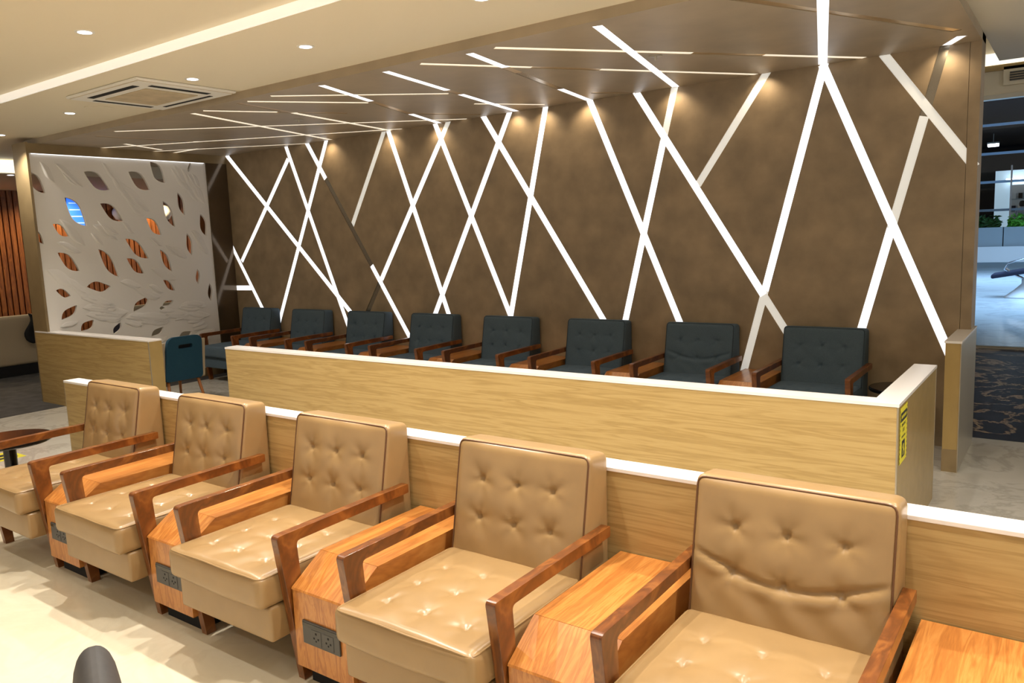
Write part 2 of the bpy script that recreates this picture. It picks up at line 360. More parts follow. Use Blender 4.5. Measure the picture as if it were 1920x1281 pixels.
for (a, b, secs) in CEIL:
    p0, p1 = Vector(cp(*a)), Vector(cp(*b))
    if abs(p1.y - YW) < 0.35: p1 = p0 + (p1 - p0) * ((YW - p0.y) / (p1.y - p0.y)) if abs(p1.y - p0.y) > 0.6 else p1
    p0.y = max(p0.y, CY0 + 0.1); p1.y = min(p1.y, YW - 0.002)
    cs.append((p0, p1, secs)); cut.prism(strip_quad(p0, p1, STRIPW), lambda x, y: (x, y, ZW - 0.02), lambda x, y: (x, y, ZW + 0.04))
cut_panels(MB().box(XSC, XWR, CY0, YW, ZW, ZW + 0.010), cut, 'panel', 'canopy', can)
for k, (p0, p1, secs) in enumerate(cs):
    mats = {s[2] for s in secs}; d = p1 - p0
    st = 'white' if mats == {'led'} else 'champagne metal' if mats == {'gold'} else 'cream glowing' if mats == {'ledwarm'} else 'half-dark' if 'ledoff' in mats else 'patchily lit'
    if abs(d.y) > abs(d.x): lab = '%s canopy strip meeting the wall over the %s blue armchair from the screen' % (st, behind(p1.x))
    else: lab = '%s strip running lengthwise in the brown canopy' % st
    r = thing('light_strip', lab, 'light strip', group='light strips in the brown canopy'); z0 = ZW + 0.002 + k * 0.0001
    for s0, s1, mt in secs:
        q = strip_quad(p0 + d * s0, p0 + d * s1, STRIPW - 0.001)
        MB().prism(q, lambda x, y: (x, y, z0), lambda x, y: (x, y, ZW + 0.0105)).build('metal_channel' if mt in ('ledoff', 'gold') else 'diffuser', mt, r)  # cream sections are metal channels whose sheen is put in as glow

for k in (0, 1, 2, 3, 5, 6, 19):                      # warm end lamps of the canopy strips, grazing the wall below them
    p1 = cs[k][1]; spot((p1.x, YW - 0.12, ZW - 0.012), 4, (1.0, 0.80, 0.55), 120, 0.9, 0.02, (p1.x, YW + 0.25, ZW - 1.0))
for (u, v) in ((1434, 143), (1023, 198)):
    p = hit(u, v, 1, YW); spot((p.x, YW - 0.12, ZW - 0.012), 4, (1.0, 0.80, 0.55), 120, 0.9, 0.02, (p.x, YW + 0.25, ZW - 1.0))

# ---- left end wall with the carved leaf screen
SY0, SY1, SZ0, SZ1 = 4.15, 6.36, 0.12, 2.875
lw = struct('wall_left', 'stonepost', XSC - 0.34, XSC, YP, SY0, 0, ZW + 0.01)
struct('trim_6', 'stonepost', XSC - 0.34, XSC, SY0, YW, SZ1, ZW)
struct('trim_7', 'stonepost', XSC - 0.34, XSC, SY0, SY1, 0, SZ0)
struct('wall_corner', 'gloss', XSC - 0.34, XSC, SY1, YW, 0, SZ1)
HOLES = [((180,150),(300,293),60),((558,150),(730,270),75),((855,150),(1000,270),70),((1000,83),(1100,225),62),((1268,85),(1256,155),16),((430,320),(578,512),75),((668,362),(822,478),65),
 ((1085,345),(1168,520),45),((1182,288),(1232,440),36),((975,458),(1078,572),52),((350,500),(460,580),48),((222,535),(290,632),34),((1335,430),(1375,580),40),((835,597),(992,728),62),((655,665),(793,852),58),
 ((383,690),(530,812),62),((845,728),(962,828),52),((1065,668),(1148,815),40),((1245,560),(1280,708),34),((372,942),(472,978),42),((578,918),(738,915),58),((1088,872),(1168,942),34),((1316,798),(1322,900),24),
 ((1396,893),(1406,1012),26),((990,982),(890,1085),50),((1155,1008),(1083,1045),28),((1063,1062),(1103,1062),24),((512,1040),(410,1140),50),((625,1138),(540,1215),50),((803,1155),(760,1235),36),((1090,1185),(1010,1250),36),((1280,1215),(1195,1255),38)]
def sp(x, y): p = hit(x / 3.559, 280 + y / 3.559, 0, XSC - 0.02); return Vector((p.y, p.z))
def leaf2(a, b, wd, n=10, s=0.09):
    wd *= 1.12
    a = Vector(a); b = Vector(b); d = b - a; nn = Vector((d.y, -d.x)).normalized(); up = []; lo = []
    for i in range(n + 1):
        t = i / n; bulge = math.sin(math.pi * t) ** 0.85; sw = math.sin(2 * math.pi * t) * s * wd
        up.append(a + d * t + nn * (wd * 0.5 * bulge + sw)); lo.append(a + d * t + nn * (-wd * 0.5 * bulge + sw))
    return up + lo[1:-1][::-1]
scr = thing('leaf_screen', 'white carved screen pierced with leaf-shaped holes under the brown canopy', 'screen', (XSC - 0.05, (SY0 + SY1) / 2, SZ0))
oY, oZ = (SY0 + SY1) / 2, SZ0
holes2 = []; cut = MB()
for a, b, wd in HOLES:
    pts = [sp(*p) for p in leaf2(a, b, wd)]; holes2.append(pts)
    cut.prism([(p.x - oY, p.y - oZ) for p in pts], lambda y, z: (-0.05, y, z), lambda y, z: (0.08, y, z))
cut_panels(MB().box(0, 0.035, SY0 - oY, SY1 - oY, 0, SZ1 - SZ0), cut, 'panel', 'carved', scr)
random.seed(5)
hc = [(sum(p.x for p in h) / len(h), sum(p.y for p in h) / len(h), max((p - h[0]).length for p in h)) for h in holes2]
def relief(cy, cz, ang, ln, wd):
    vs = []; fs = []; n = 9; dv = Vector((math.cos(ang), math.sin(ang))); nn = Vector((-dv.y, dv.x))
    for i in range(n + 1):
        t = i / n; bl = math.sin(math.pi * t) ** 0.8 * wd / 2; c = Vector((cy, cz)) + dv * (t - 0.5) * ln + nn * math.sin(2 * math.pi * t) * 0.1 * wd
        for q, hx in ((-1, 0.0348), (-0.5, 0.056), (0, 0.039), (0.45, 0.045), (1, 0.0348)):
            p = c + nn * bl * q; vs.append((hx if 0 < i < n else 0.0348, p.x - oY, p.y - oZ))
    for i in range(n):
        for j in range(4): fs.append((i * 5 + j, i * 5 + j + 1, i * 5 + 6 + j, i * 5 + 5 + j))
    return vs, fs
cnt = 0
for k in range(4000):
    cy = random.uniform(SY0 + 0.08, SY1 - 0.08); cz = random.uniform(SZ0 + 0.1, SZ1 - 0.1)
    ln = random.uniform(0.2, 0.42); wd = ln * random.uniform(0.26, 0.36)
    ang = math.atan2(0.95 - cz, 1.5 + SY1 - cy) + random.uniform(-0.25, 0.25) - 0.35 * (cz > 1.1)
    e0 = (cy + math.cos(ang) * ln / 2, cz + math.sin(ang) * ln / 2); e1 = (cy - math.cos(ang) * ln / 2, cz - math.sin(ang) * ln / 2)
    if any(not (SY0 + 0.02 < e[0] < SY1 - 0.02 and SZ0 + 0.02 < e[1] < SZ1 - 0.02) for e in (e0, e1)): continue
    if any(min(math.hypot(hx - e[0], hz - e[1]) for e in (e0, e1, (cy, cz))) < hl * 0.42 + wd * 0.3 for hx, hz, hl in hc): continue
    MB().add(*relief(cy, cz, ang, ln, wd)).build('leaf', 'carved', scr, smooth=True); cnt += 1
    if cnt >= 150: break

sl = thing('light_strip', 'hidden white strip washing down the top of the leaf screen', 'light strip', (XSC - 0.006, (SY0 + SY1) / 2, SZ1))
bx('diffuser', 'led', sl, -0.008, 0.006, -1.08, 1.08, -0.006, -0.001)

# ---- low partitions
pt = thing('low_partition', 'long low oak partition with white cap behind the tan armchairs', 'partition', (-5.88, 2.59, 0))
bx('panel', 'oak', pt, 0, 9.0, 0, 0.105, 0, 0.822); bx('cap', 'cap', pt, -0.004, 9.0, -0.003, 0.108, 0.822, 0.838, 0.002)
bx('end_trim', 'alu', pt, -0.006, 0, 0, 0.105, 0, 0.822)
PX0 = -6.19; PX1 = -0.686; PY1 = 5.36; TH = 0.12
pt = thing('low_partition', 'L-shaped low oak partition with white cap and yellow sticker enclosing the blue chairs', 'partition', (PX0, YP, 0))
l = PX1 - PX0
bx('panel', 'oak', pt, 0, l - 0.006, 0, TH, 0, ZP - 0.016); bx('return_panel', 'oak', pt, l - TH, l - 0.006, TH, PY1 - YP - 0.004, 0, ZP - 0.016); bx('return_panel_face', 'oakend', pt, l - 0.006, l, 0.006, PY1 - YP - 0.004, 0, ZP - 0.016)
MB().prism([(-0.003, -0.003), (l + 0.004, -0.003), (l + 0.004, PY1 - YP + 0.003), (l - TH - 0.003, PY1 - YP + 0.003), (l - TH - 0.003, TH + 0.003), (-0.003, TH + 0.003)], lambda x, y: (x, y, ZP - 0.016), lambda x, y: (x, y, ZP)).build('cap', 'cap', pt)
bx('corner_trim', 'alu', pt, l - 0.006, l + 0.0015, -0.0015, 0.006, 0, ZP - 0.016); bx('end_trim', 'alu', pt, l - 0.006, l + 0.002, PY1 - YP - 0.004, PY1 - YP + 0.002, 0, ZP - 0.016)
pt = thing('low_partition', 'low oak partition with white cap standing before the leaf screen', 'partition', (-9.93, YP - 0.001, 0)); l2 = 9.93 - 7.47
bx('panel', 'oak', pt, 0, l2 - 0.002, -0.001, TH + 0.02, 0, ZP - 0.016); bx('end_panel', 'oakend', pt, l2 - 0.002, l2, 0, TH + 0.02, 0, ZP - 0.016); bx('cap', 'cap', pt, -0.003, l2 + 0.003, -0.004, TH + 0.023, ZP - 0.016, ZP, 0.002)
bx('corner_trim', 'alu', pt, l2 - 0.004, l2 + 0.002, -0.003, 0.004, 0, ZP - 0.016)
pt = thing('low_partition', 'short oak-ended partition with white cap against the end of the brown wall', 'partition', (-0.722, 6.0, 0))
bx('panel', 'oakend', pt, 0.004, 0.098, 0.004, 0.93, 0.16, 0.90); bx('kick_base', 'stonepost', pt, 0.002, 0.1, 0.002, 0.93, 0, 0.16); bx('cap', 'cap', pt, -0.002, 0.104, -0.002, 0.93, 0.90, 0.916, 0.002)
bx('corner_trim', 'alu', pt, 0.096, 0.102, 0, 0.006, 0, 0.90); bx('side_panel', 'alu', pt, 0.098, 0.101, 0.006, 0.93, 0.0, 0.90)

# ---- yellow sticker on the partition
def text(name, body, size, mat, parent, loc, rot, sx=1.0):
    cu = bpy.data.curves.new(name, 'FONT'); cu.body = body; cu.size = size; cu.align_x = 'CENTER'; cu.align_y = 'CENTER'; cu.extrude = 0.0002
    o = bpy.data.objects.new(name, cu); C.objects.link(o); dg = bpy.context.evaluated_depsgraph_get(); me = bpy.data.meshes.new_from_object(o.evaluated_get(dg)); bpy.data.objects.remove(o)
    me.materials.clear(); me.materials.append(M[mat]); o = bpy.data.objects.new(name, me); C.objects.link(o); o.parent = parent; o.location = loc; o.rotation_euler = rot; o.scale = (sx, 1, 1); return o
st = thing('warning_sticker', 'yellow sticker with black banner and pictogram on the partition corner', 'sticker', (PX1 + 0.0022, 4.17, 0.53))
SW, SH = 0.19, 0.29
bx('sheet', 'yellow', st, 0, 0.0008, 0, SW, 0, SH)
bx('banner', 'ink', st, 0.0008, 0.0012, 0.012, SW - 0.012, 0.215, 0.262)
tr = (R(90), 0, R(90))
for q in range(6): bx('banner_mark', 'yellow', st, 0.0012, 0.0015, 0.032 + q * 0.022, 0.046 + q * 0.022, 0.231, 0.247)
for zz, s_, tx in ((0.195, 0.02, 'EMERGENCY'), (0.165, 0.026, 'EXIT')): text('sticker_text', tx, s_, 'ink', st, (0.0012, SW / 2, zz), tr)
for q in range(5): bx('print_mark', 'ink', st, 0.0008, 0.0011, 0.045 + q * 0.021, 0.060 + q * 0.021, 0.129, 0.139)
pic = bx('pictogram', 'ink', st, 0.0008, 0.0012, 0.055, 0.135, 0.025, 0.112)
MB().prism([(0.085, 0.035), (0.098, 0.035), (0.104, 0.06), (0.115, 0.05), (0.12, 0.056), (0.105, 0.075), (0.11, 0.09), (0.098, 0.095), (0.08, 0.085), (0.075, 0.07), (0.09, 0.074)], lambda y, z: (0.0012, y, z), lambda y, z: (0.0015, y, z)).build('running_figure', 'yellow', pic)
for q in range(12):
    for y0 in (0.001, SW - 0.007): bx('border_mark', 'ink', st, 0.0008, 0.0011, y0, y0 + 0.006, 0.006 + q * 0.0237, 0.016 + q * 0.0237)

# ------------------------------------------------------------------ armchairs and boxes
CW, AW = 0.716, 0.038
arm_poly = [(0.0, 0.627), (0.735, 0.632), (0.735, 0.590), (0.093, 0.583), (0.130, 0.0), (0.082, 0.0)]
arm_prof = fillet(arm_poly, [0.022, 0.006, 0.006, 0.02, 0.002, 0.002])
def tuft(px, pz, tx, tz, seed):
    h = 0
    for k, (a, b) in enumerate((i, j) for i in tx for j in tz):
        dx, dz = px - a, pz - b; d2 = dx * dx + dz * dz; d = math.sqrt(d2); th = math.atan2(dz, dx)
        h += 0.018 * math.exp(-d2 / 0.00014) + 0.010 * math.exp(-d2 / 0.0028) + 0.0020 * math.exp(-d2 / 0.006) * min(1, d / 0.02) * math.cos(5 * th + seed * 1.7 + k * 2.1)
    return h
def make_chair(name, label, cat, group, lm, pm, seed, crease=0.0):
    rnd = random.Random(seed); t = thing(name, label, cat, group=group)
    for x in (0, CW - AW):
        MB().prism(arm_prof, lambda y, z: (x, y, z), lambda y, z: (x + AW, y, z)).build('arm', 'arm', t, bevel=0.004)
    for x in (0.07, CW - 0.11): MB().add([(x, .66, 0), (x + .035, .66, 0), (x + .035, .695, 0), (x, .695, 0), (x - .005, .65, .2), (x + .045, .65, .2), (x + .045, .70, .2), (x - .005, .70, .2)], [(0,3,2,1),(4,5,6,7),(0,1,5,4),(1,2,6,5),(2,3,7,6),(3,0,4,7)]).build('leg', 'arm', t)
    # upholstered base
    vs, fs = rbox(CW - 2 * AW - 0.012, 0.77, 0.145, 0.014, 4, 4, 2)
    MB().add([v + Vector((CW / 2, 0.360, 0.263)) for v in vs], fs).build('seat_base', lm, t, smooth=True)
    # seat cushion
    w_, d_, h_ = CW - 2 * AW - 0.004, 0.66, 0.135; r_ = 0.030; vs, fs = rbox(w_, d_, h_, r_, 56, 56, 3); out = []
    tx = [-0.18, 0, 0.18]; ty = [-0.19, -0.03, 0.13]
    for v in vs:
        p = v.copy(); top = max(0, (v.z - (h_ / 2 - 0.012)) / 0.012)
        if top > 0:
            crown = 0.016 * (1 - (2 * v.x / w_) ** 2) * (1 - (2 * v.y / d_) ** 2)
            p.z += top * (crown - tuft(v.x, v.y, tx, ty, seed) * 0.8 + 0.0012 * math.sin(v.x * 34 + seed) * math.sin(v.y * 27 + seed * 2))
        if v.y < -d_ / 2 + 0.02: p.z += 0.004 * math.sin(v.x * 9 + seed * 1.3) * (1 - top)
        out.append(p + Vector((CW / 2, -0.07 + d_ / 2, 0.336 + h_ / 2)))
    sc = MB().add(out, fs).build('seat_cushion', lm, t, smooth=True)
    i_ = r_ * 0.29; hx, hy = w_ / 2 - i_, d_ / 2 - i_
    path = fillet([(-hx, -hy), (hx, -hy), (hx, hy), (-hx, hy)], r_, 4)
    path2 = []
    for q in range(len(path)):
        a, b = Vector(path[q]), Vector(path[(q + 1) % len(path)]); nseg = max(1, int((b - a).length / 0.06))
        path2 += [a + (b - a) * k / nseg for k in range(nseg)]
    MB().tube([(p.x + CW / 2, p.y - 0.07 + d_ / 2, 0.336 + h_ - i_ * 0.9 + 0.0015 * math.sin(p.x * 20 + seed)) for p in path2], 0.0036, 6, True).build('piping', lm, sc, smooth=True)
    # back cushion (wedge: raked front, upright rear)
    w_, T, h_ = CW - 2 * AW - 0.002, 0.2, 0.615; r_ = 0.030; z0 = 0.30
    def wedge(v):
        s = (v.z + h_ / 2) / h_; f = (v.y + T / 2) / T
        y = (0.545 + 0.123 * s) * (1 - f) + 0.803 * f; return Vector((v.x + CW / 2, y, z0 + v.z + h_ / 2 - 0.014 * f * s))
    vs, fs = rbox(w_, T, h_, r_, 58, 5, 56); out = []; tx = [-0.17 + rnd.uniform(-.006, .006), 0, 0.17 + rnd.uniform(-.006, .006)]; tz = [0.005, 0.155]
    for v in vs:
        p = wedge(v); fr = max(0, (-v.y - (T / 2 - 0.012)) / 0.012)
        if fr > 0:
            crown = 0.02 * (1 - (2 * v.x / w_) ** 2) * max(0, 1 - (2 * (v.z - 0.06) / h_) ** 2)
            d = tuft(v.x, v.z, tx, tz, seed + 3)
            if crease:
                zc = 0.005 - 0.012 * math.cos(v.x * 9) + 0.10 * (v.x / w_) ** 2 * 2; dz = v.z - zc
                d += crease * (0.013 * math.exp(-(dz / 0.009) ** 2) - 0.004 * math.exp(-((dz + 0.03) / 0.02) ** 2)) * max(0, 1 - (abs(v.x) / (w_ * 0.52)) ** 4)
                d += crease * 0.003 * math.sin(v.x * 40 + v.z * 30) * math.exp(-((v.z + 0.08) / 0.08) ** 2)
            d += 0.0012 * math.sin(v.x * 25 + v.z * 18 + seed)
            p.y += fr * (d - crown)
        out.append(p)
    bc = MB().add(out, fs).build('back_cushion', lm, t, smooth=True)
    i_ = r_ * 0.29; hx, hz = w_ / 2 - i_, h_ / 2 - i_
    path = fillet([(-hx, -hz), (hx, -hz), (hx, hz), (-hx, hz)], r_, 4); path2 = []
    for q in range(len(path)):
        a, b = Vector(path[q]), Vector(path[(q + 1) % len(path)]); nseg = max(1, int((b - a).length / 0.06)); path2 += [a + (b - a) * k / nseg for k in range(nseg)]
    MB().tube([wedge(Vector((p.x, -T / 2 + i_ * 0.7, p.y))) for p in path2], 0.0036, 6, True).build('piping', pm, bc, smooth=True)
    return t
BW = 1.05 - CW - 0.012
def make_box(name, label, cat, group):
    t = thing(name, label, cat, group=group)
    prof = [(0.05, 0.085), (0.05, 0.402), (0.203, 0.500), (0.800, 0.500), (0.800, 0.085)]
    MB().prism(prof, lambda y, z: (0, y, z), lambda y, z: (BW, y, z)).build('body', 'box', t)
    MB().prism([(0.205, 0.500), (0.205, 0.508), (0.803, 0.508), (0.803, 0.500)], lambda y, z: (-0.001, y, z), lambda y, z: (BW + 0.001, y, z)).build('top_board', 'box', t)
    MB().prism([(0.046, 0.403), (0.050, 0.410), (0.203, 0.508), (0.203, 0.500), (0.052, 0.403)], lambda y, z: (-0.001, y, z), lambda y, z: (BW + 0.001, y, z)).build('sloped_board', 'box', t)
    bx('plinth', 'dark', t, 0.02, BW - 0.02, 0.10, 0.78, 0, 0.085)
    pl = bx('socket_plate', 'grey', t, 0.055, 0.265, 0.042, 0.05, 0.198, 0.292, 0.002)
    bx('upper_lip', 'black', pl, 0.058, 0.262, 0.0405, 0.0425, 0.272, 0.286)
    for cx in (0.135, 0.205):
        bx('socket_face', 'grey', pl, cx - 0.028, cx + 0.028, 0.040, 0.0425, 0.206, 0.266, 0.001)
        for dx, dz, s in ((0, 0.018, 0.004), (-0.012, -0.002, 0.0035), (0.012, -0.002, 0.0035), (-0.001, -0.012, 0.003)): bx('socket_hole', 'dark', pl, cx + dx - s, cx + dx + s, 0.0392, 0.0402, 0.236 + dz - s, 0.236 + dz + s)
    return t
TX0, TY = -6.32, 1.782
tl = ['tan leather armchair at the row end beside the black round table', 'tan leather armchair, second in its row from the black round table', 'tan leather armchair in the middle of its row of five',
      'tan leather armchair with smooth tufted back next to the creased one', 'tan leather armchair with a deep crease across its tufted backrest']
bl = ['orange teak box between the first and second tan armchairs from the round table', 'orange teak box between the second tan armchair and the middle one', 'orange teak box with visible sockets between the middle and fourth tan armchairs',
      'orange teak box between the smooth-backed and the creased tan armchairs', 'orange teak box at the far side of the creased tan armchair']
tb = None
for i in range(1, 6):
    c = make_chair('armchair', tl[i - 1], 'armchair', 'tan leather armchairs in a row', 'leather', 'pipe', i, 1.0 if i == 5 else 0); c.location = (TX0 + 1.05 * i, TY, 0)
    loc = (TX0 + 1.05 * i + CW + 0.006, TY, 0)
    if tb is None: tb = make_box('side_box', bl[0], 'side table', 'teak boxes between tan armchairs'); tb.location = loc
    else: dup(tb, loc, label=bl[i - 1])
BX0, BY = -10.41, 5.868
nth = ['first', 'second', 'third', 'fourth', 'fifth', 'sixth', 'seventh', 'eighth']
for i in range(1, 9):
    lab = {1: 'dark blue fabric armchair in the corner beside the white leaf screen', 7: 'dark blue fabric armchair with a curved crease across its backrest', 8: 'dark blue fabric armchair at the row end beside the small black round table'}.get(i, 'dark blue fabric armchair, %s in its row counting from the leaf screen' % nth[i - 1])
    c = make_chair('armchair', lab, 'armchair', 'dark blue armchairs along the brown wall', 'blue', 'bluepipe', 20 + i, 0.9 if i == 7 else 0); c.location = (BX0 + 1.05 * i, BY, 0)
    if i < 8: dup(tb, (BX0 + 1.05 * i + CW + 0.006, BY, 0), label='wooden box between the %s and %s blue armchairs counting from the leaf screen' % (nth[i - 1], nth[i]), group='wooden boxes between blue armchairs')

# ---- round tables
def round_table(label, loc, r, h):
    t = thing('round_table', label, 'table', loc)
    MB().lathe([(r - 0.006, h - 0.03), (r, h - 0.022), (r, h - 0.006), (r - 0.006, h)], n=48).build('table_top', 'black', t, smooth=True, angle=0.5)
    MB().lathe([(0.04, 0.02), (0.04, h - 0.03)], n=24).build('column', 'black', t, smooth=True, angle=0.5)
    MB().lathe([(r * 0.62, 0), (r * 0.62, 0.008), (0.05, 0.022)], n=40).build('base', 'black', t, smooth=True, angle=0.5); return t
round_table('black round side table beside the end tan armchair', (-5.91, 2.20, 0), 0.27, 0.5)
round_table('small black round table beside the end blue armchair', (-1.06, 6.38, 0), 0.21, 0.5)
fs_ = thing('floor_sticker', 'yellow printed sticker on the pale marble floor beyond the round table', 'sticker', (-7.56, 2.76, 0))
bx('sheet', 'yellow', fs_, -0.16, 0.16, -0.12, 0.12, 0, 0.001); bx('printed_block', 'ink', fs_, -0.08, 0.0, -0.06, 0.06, 0.001, 0.0014); bx('printed_block', 'ink', fs_, 0.04, 0.10, -0.08, 0.08, 0.001, 0.0014)

# ---- teal chair with slot handle, back turned to the gap
tc = thing('tub_chair', 'teal and beige tub chair with a slotted backrest in the partition gap', 'chair', (-8.1, 4.86, 0))
bm = bmesh.new()
outer = fillet([(-0.23, 0.28), (0.23, 0.28), (0.205, 0.78), (-0.205, 0.78)], [0.05, 0.05, 0.09, 0.09], 6); slot = fillet([(-0.085, 0.645), (0.085, 0.645), (0.085, 0.69), (-0.085, 0.69)], 0.02, 4)
def loop2(pts):
    vs = [bm.verts.new((0, p[0], p[1])) for p in pts]; return [bm.edges.new((vs[i], vs[(i + 1) % len(vs)])) for i in range(len(vs))]
bmesh.ops.triangle_fill(bm, edges=loop2(outer) + loop2(slot), use_beauty=True)
g = bmesh.ops.extrude_face_region(bm, geom=list(bm.faces)); bmesh.ops.translate(bm, verts=[v for v in g['geom'] if isinstance(v, bmesh.types.BMVert)], vec=(-0.045, 0, 0))
for v in bm.verts: v.co.x += (v.co.z - 0.28) * 0.16 - 0.25 * v.co.y ** 2
bmesh.ops.recalc_face_normals(bm, faces=bm.faces); me = bpy.data.meshes.new('backrest'); bm.to_mesh(me); bm.free(); me.materials.append(M['teal'])
o = bpy.data.objects.new('backrest', me); C.objects.link(o); o.parent = tc
bx('slot_shade_panel', 'dark', tc, 0.002, 0.014, -0.095, 0.095, 0.635, 0.70)  # dark panel added behind the slot to stand in for its shade
for s in (-1, 1):
    MB().prism(fillet([(0.0, 0.28), (-0.46, 0.30), (-0.44, 0.56), (-0.12, 0.60), (0.06, 0.74)], 0.03, 4), lambda x, z: (x - 0.02, s * 0.225, z), lambda x, z: (x - 0.02, s * 0.262, z)).build('side_shell', 'beige', tc, bevel=0.006)
vs, fs = rbox(0.44, 0.44, 0.13, 0.04, 6, 6, 3); MB().add([v + Vector((-0.25, 0, 0.37)) for v in vs], fs).build('seat', 'teal', tc, smooth=True)
for sx, sy in ((-0.42, -0.18), (-0.42, 0.18), (-0.06, -0.18), (-0.06, 0.18)):
    MB().tube([(sx, sy, 0.31), (sx + (0.09 if sx > -0.2 else -0.05), sy * 1.15, 0)], 0.02, 10, r1=0.013).build('leg', 'lightwood', tc, smooth=True)

# ---- foreground chair, only the top of its padded back reaches into the picture
fp = hit(172, 1209, 2, 0.80)
fc = thing('lounge_chair', 'dark grey padded chair with a rounded back tip in the foreground', 'chair', (fp.x, fp.y, 0), math.atan2(-fp.x, fp.y))
vs, fs = rbox(0.122, 0.34, 0.44, 0.045, 8, 10, 14); out = []
for v in vs:                                   # narrow shell back seen edge-on: rounded tip, swelling downwards
    s_ = (v.z + 0.22) / 0.44; tp = min(1.0, 0.42 + 0.75 * math.sqrt(max(0, 1 - s_)) * 1.25)
    out.append(Vector((v.x * tp, v.y - 0.17 - 0.06 * (1 - s_), 0.36 + s_ * 0.452)))
MB().add(out, fs).build('backrest', 'chairgrey', fc, smooth=True)
vs, fs = rbox(0.44, 0.44, 0.08, 0.035, 6, 6, 2); MB().add([v + Vector((-0.24, -0.19, 0.385)) for v in vs], fs).build('seat', 'chairgrey', fc, smooth=True)
for sx, sy in ((-0.40, -0.36), (-0.40, -0.02), (-0.06, -0.36), (-0.06, -0.02)): MB().tube([(sx, sy, 0.36), (sx * 1.04, sy * 1.04, 0)], 0.016, 10, r1=0.011).build('leg', 'black', fc, smooth=True)

# ------------------------------------------------------------------ ceiling fittings
def downlight(x, y, z, label, group, power=0, size=120, blend=0.6, col=WARM):
    t = thing('downlight', label, 'downlight', (x, y, z), group=group)
    MB().lathe([(0.042, -0.004), (0.056, -0.004), (0.058, 0.0), (0.042, 0.0)], n=28).build('trim_ring', 'white', t, smooth=True, angle=0.5)
    MB().lathe([(0.041, -0.0045), (0.041, -0.001)], n=28).build('lens', 'lamp', t)
    if power: spot((x, y, z - 0.015), power, col, size, blend)
g1 = 'recessed downlight in the cream ceiling along the brown canopy'; g2 = 'recessed downlight in the upper cream ceiling beyond the light cove'
for u, v in ((573, 87), (361, 148), (131, 212), (1, 253)):
    p = hit(u, v, 2, ZC); downlight(p.x, p.y, ZC, g1, 'downlights along the canopy', 70)
for x in (-2.75, -1.2, 0.4): downlight(x, 3.62, ZC, g1, 'downlights along the canopy', 70)
for x in (-5.12, -3.45, -2.0, -0.55, 0.9): downlight(x, 2.62 if x < -5 else 2.3, ZC + 0.06, g2, 'downlights in the upper ceiling', 165)
for x in (-6.2, -4.2, -2.2, -0.2, 1.8):  # unseen rows overhead and behind the camera, added as fill light
    for y in (0.9, -1.0, -3.0): downlight(x, y, ZC + 0.06, g2, 'downlights in the upper ceiling', 34)
ac = thing('air_conditioner', 'square ceiling cassette air conditioner with black louvre slots', 'air conditioner', (-6.42, 3.80, ZC))
ar = 0.45
bx('panel', 'white', ac, -0.56, 0.56, -0.45, 0.43, -0.022, 0.0, 0.012); bx('shadow_gap', 'acgrille', ac, -0.535, 0.535, -0.43, 0.41, -0.024, -0.0215)
bx('face', 'white', ac, -0.53, 0.53, -0.425, 0.405, -0.030, -0.022, 0.004); bx('intake_grille', 'acgrille', ac, -0.32, 0.32, -0.24, 0.22, -0.036, -0.030, 0.003)
for x0, x1, y0, y1, dk in ((-0.36, 0.36, -0.37, -0.315, 1), (-0.36, 0.36, 0.30, 0.335, 1), (-0.47, -0.42, -0.27, 0.25, 1), (0.40, 0.46, -0.27, 0.25, 1)): bx('louvre_slot', 'dark', ac, x0, x1, y0, y1, -0.032, -0.0295)
p = hit(185, 202, 2, ZC); sd = thing('ceiling_speaker', 'round flush cover in the cream ceiling beside the air conditioner', 'ceiling cover', (p.x, p.y, ZC))
MB().lathe([(0.10, -0.003), (0.115, -0.003), (0.118, 0)], n=32).build('ring', 'cream', sd, smooth=True); MB().lathe([(0.099, -0.002), (0.099, 0)], n=32).build('cover', 'acgrille', sd)
for u, v, lb in ((1229, 105, 'small round sprinkler head in the canopy ceiling near the bright strip'), (560, 224, 'small round sprinkler head in the canopy ceiling near the cream strips')):
    p = hit(u, v, 2, ZW); s_ = thing('sprinkler_head', lb, 'sprinkler', (p.x, p.y, ZW))
    MB().lathe([(0.045, -0.004), (0.05, 0)], n=24).build('plate', 'alu', s_, smooth=True); MB().lathe([(0.008, -0.03), (0.010, -0.004)], n=12).build('nozzle', 'alu', s_)
df = thing('slot_diffuser', 'grey linear air diffuser in the bulkhead over the glass front', 'air vent', (-0.45, 12.05, 3.42))
bx('frame', 'cream', df, -0.45, 4, 0.01, 0.05, -0.03, 0.20); bx('dark_slot', 'grey', df, -0.38, 4, -0.002, 0.012, 0.02, 0.13)
for k in range(3): bx('slat', 'acgrille', df, -0.38, 4, -0.006, 0.004, 0.04 + k * 0.03, 0.047 + k * 0.03)

# ------------------------------------------------------------------ lounge behind the screen
sw = struct('wall_slatted', 'slat', -15.3, -15.1, -7, 12, 0, 2.86)
for k in range(110):
    y = 1.5 + k * 0.095; bx('slat', 'slat', sw, -15.1, -15.06, y, y + 0.07, 0, 2.86)
for y in (3.6, 5.2, 6.8, 8.4, 10.0): downlight(-14.62, y, 2.86, 'recessed downlight washing the slatted timber wall', 'downlights by the slatted wall', 90, 150, 0.6, (1.0, 0.76, 0.46))
p = hit(20, 328, 2, 2.86); downlight(p.x, p.y, 2.86, 'recessed downlight in the lounge ceiling beside the bright cove', 'downlight by the cove', 20)
tv = thing('wall_screen', 'glowing blue display screen on the slatted wall behind the leaf screen', 'screen', (-15.05, 7.27, 2.2))
bx('bezel', 'black', tv, 0, 0.04, -0.27, 0.27, 0, 0.58); bx('display', 'blueled', tv, 0.04, 0.044, -0.255, 0.255, 0.015, 0.565)
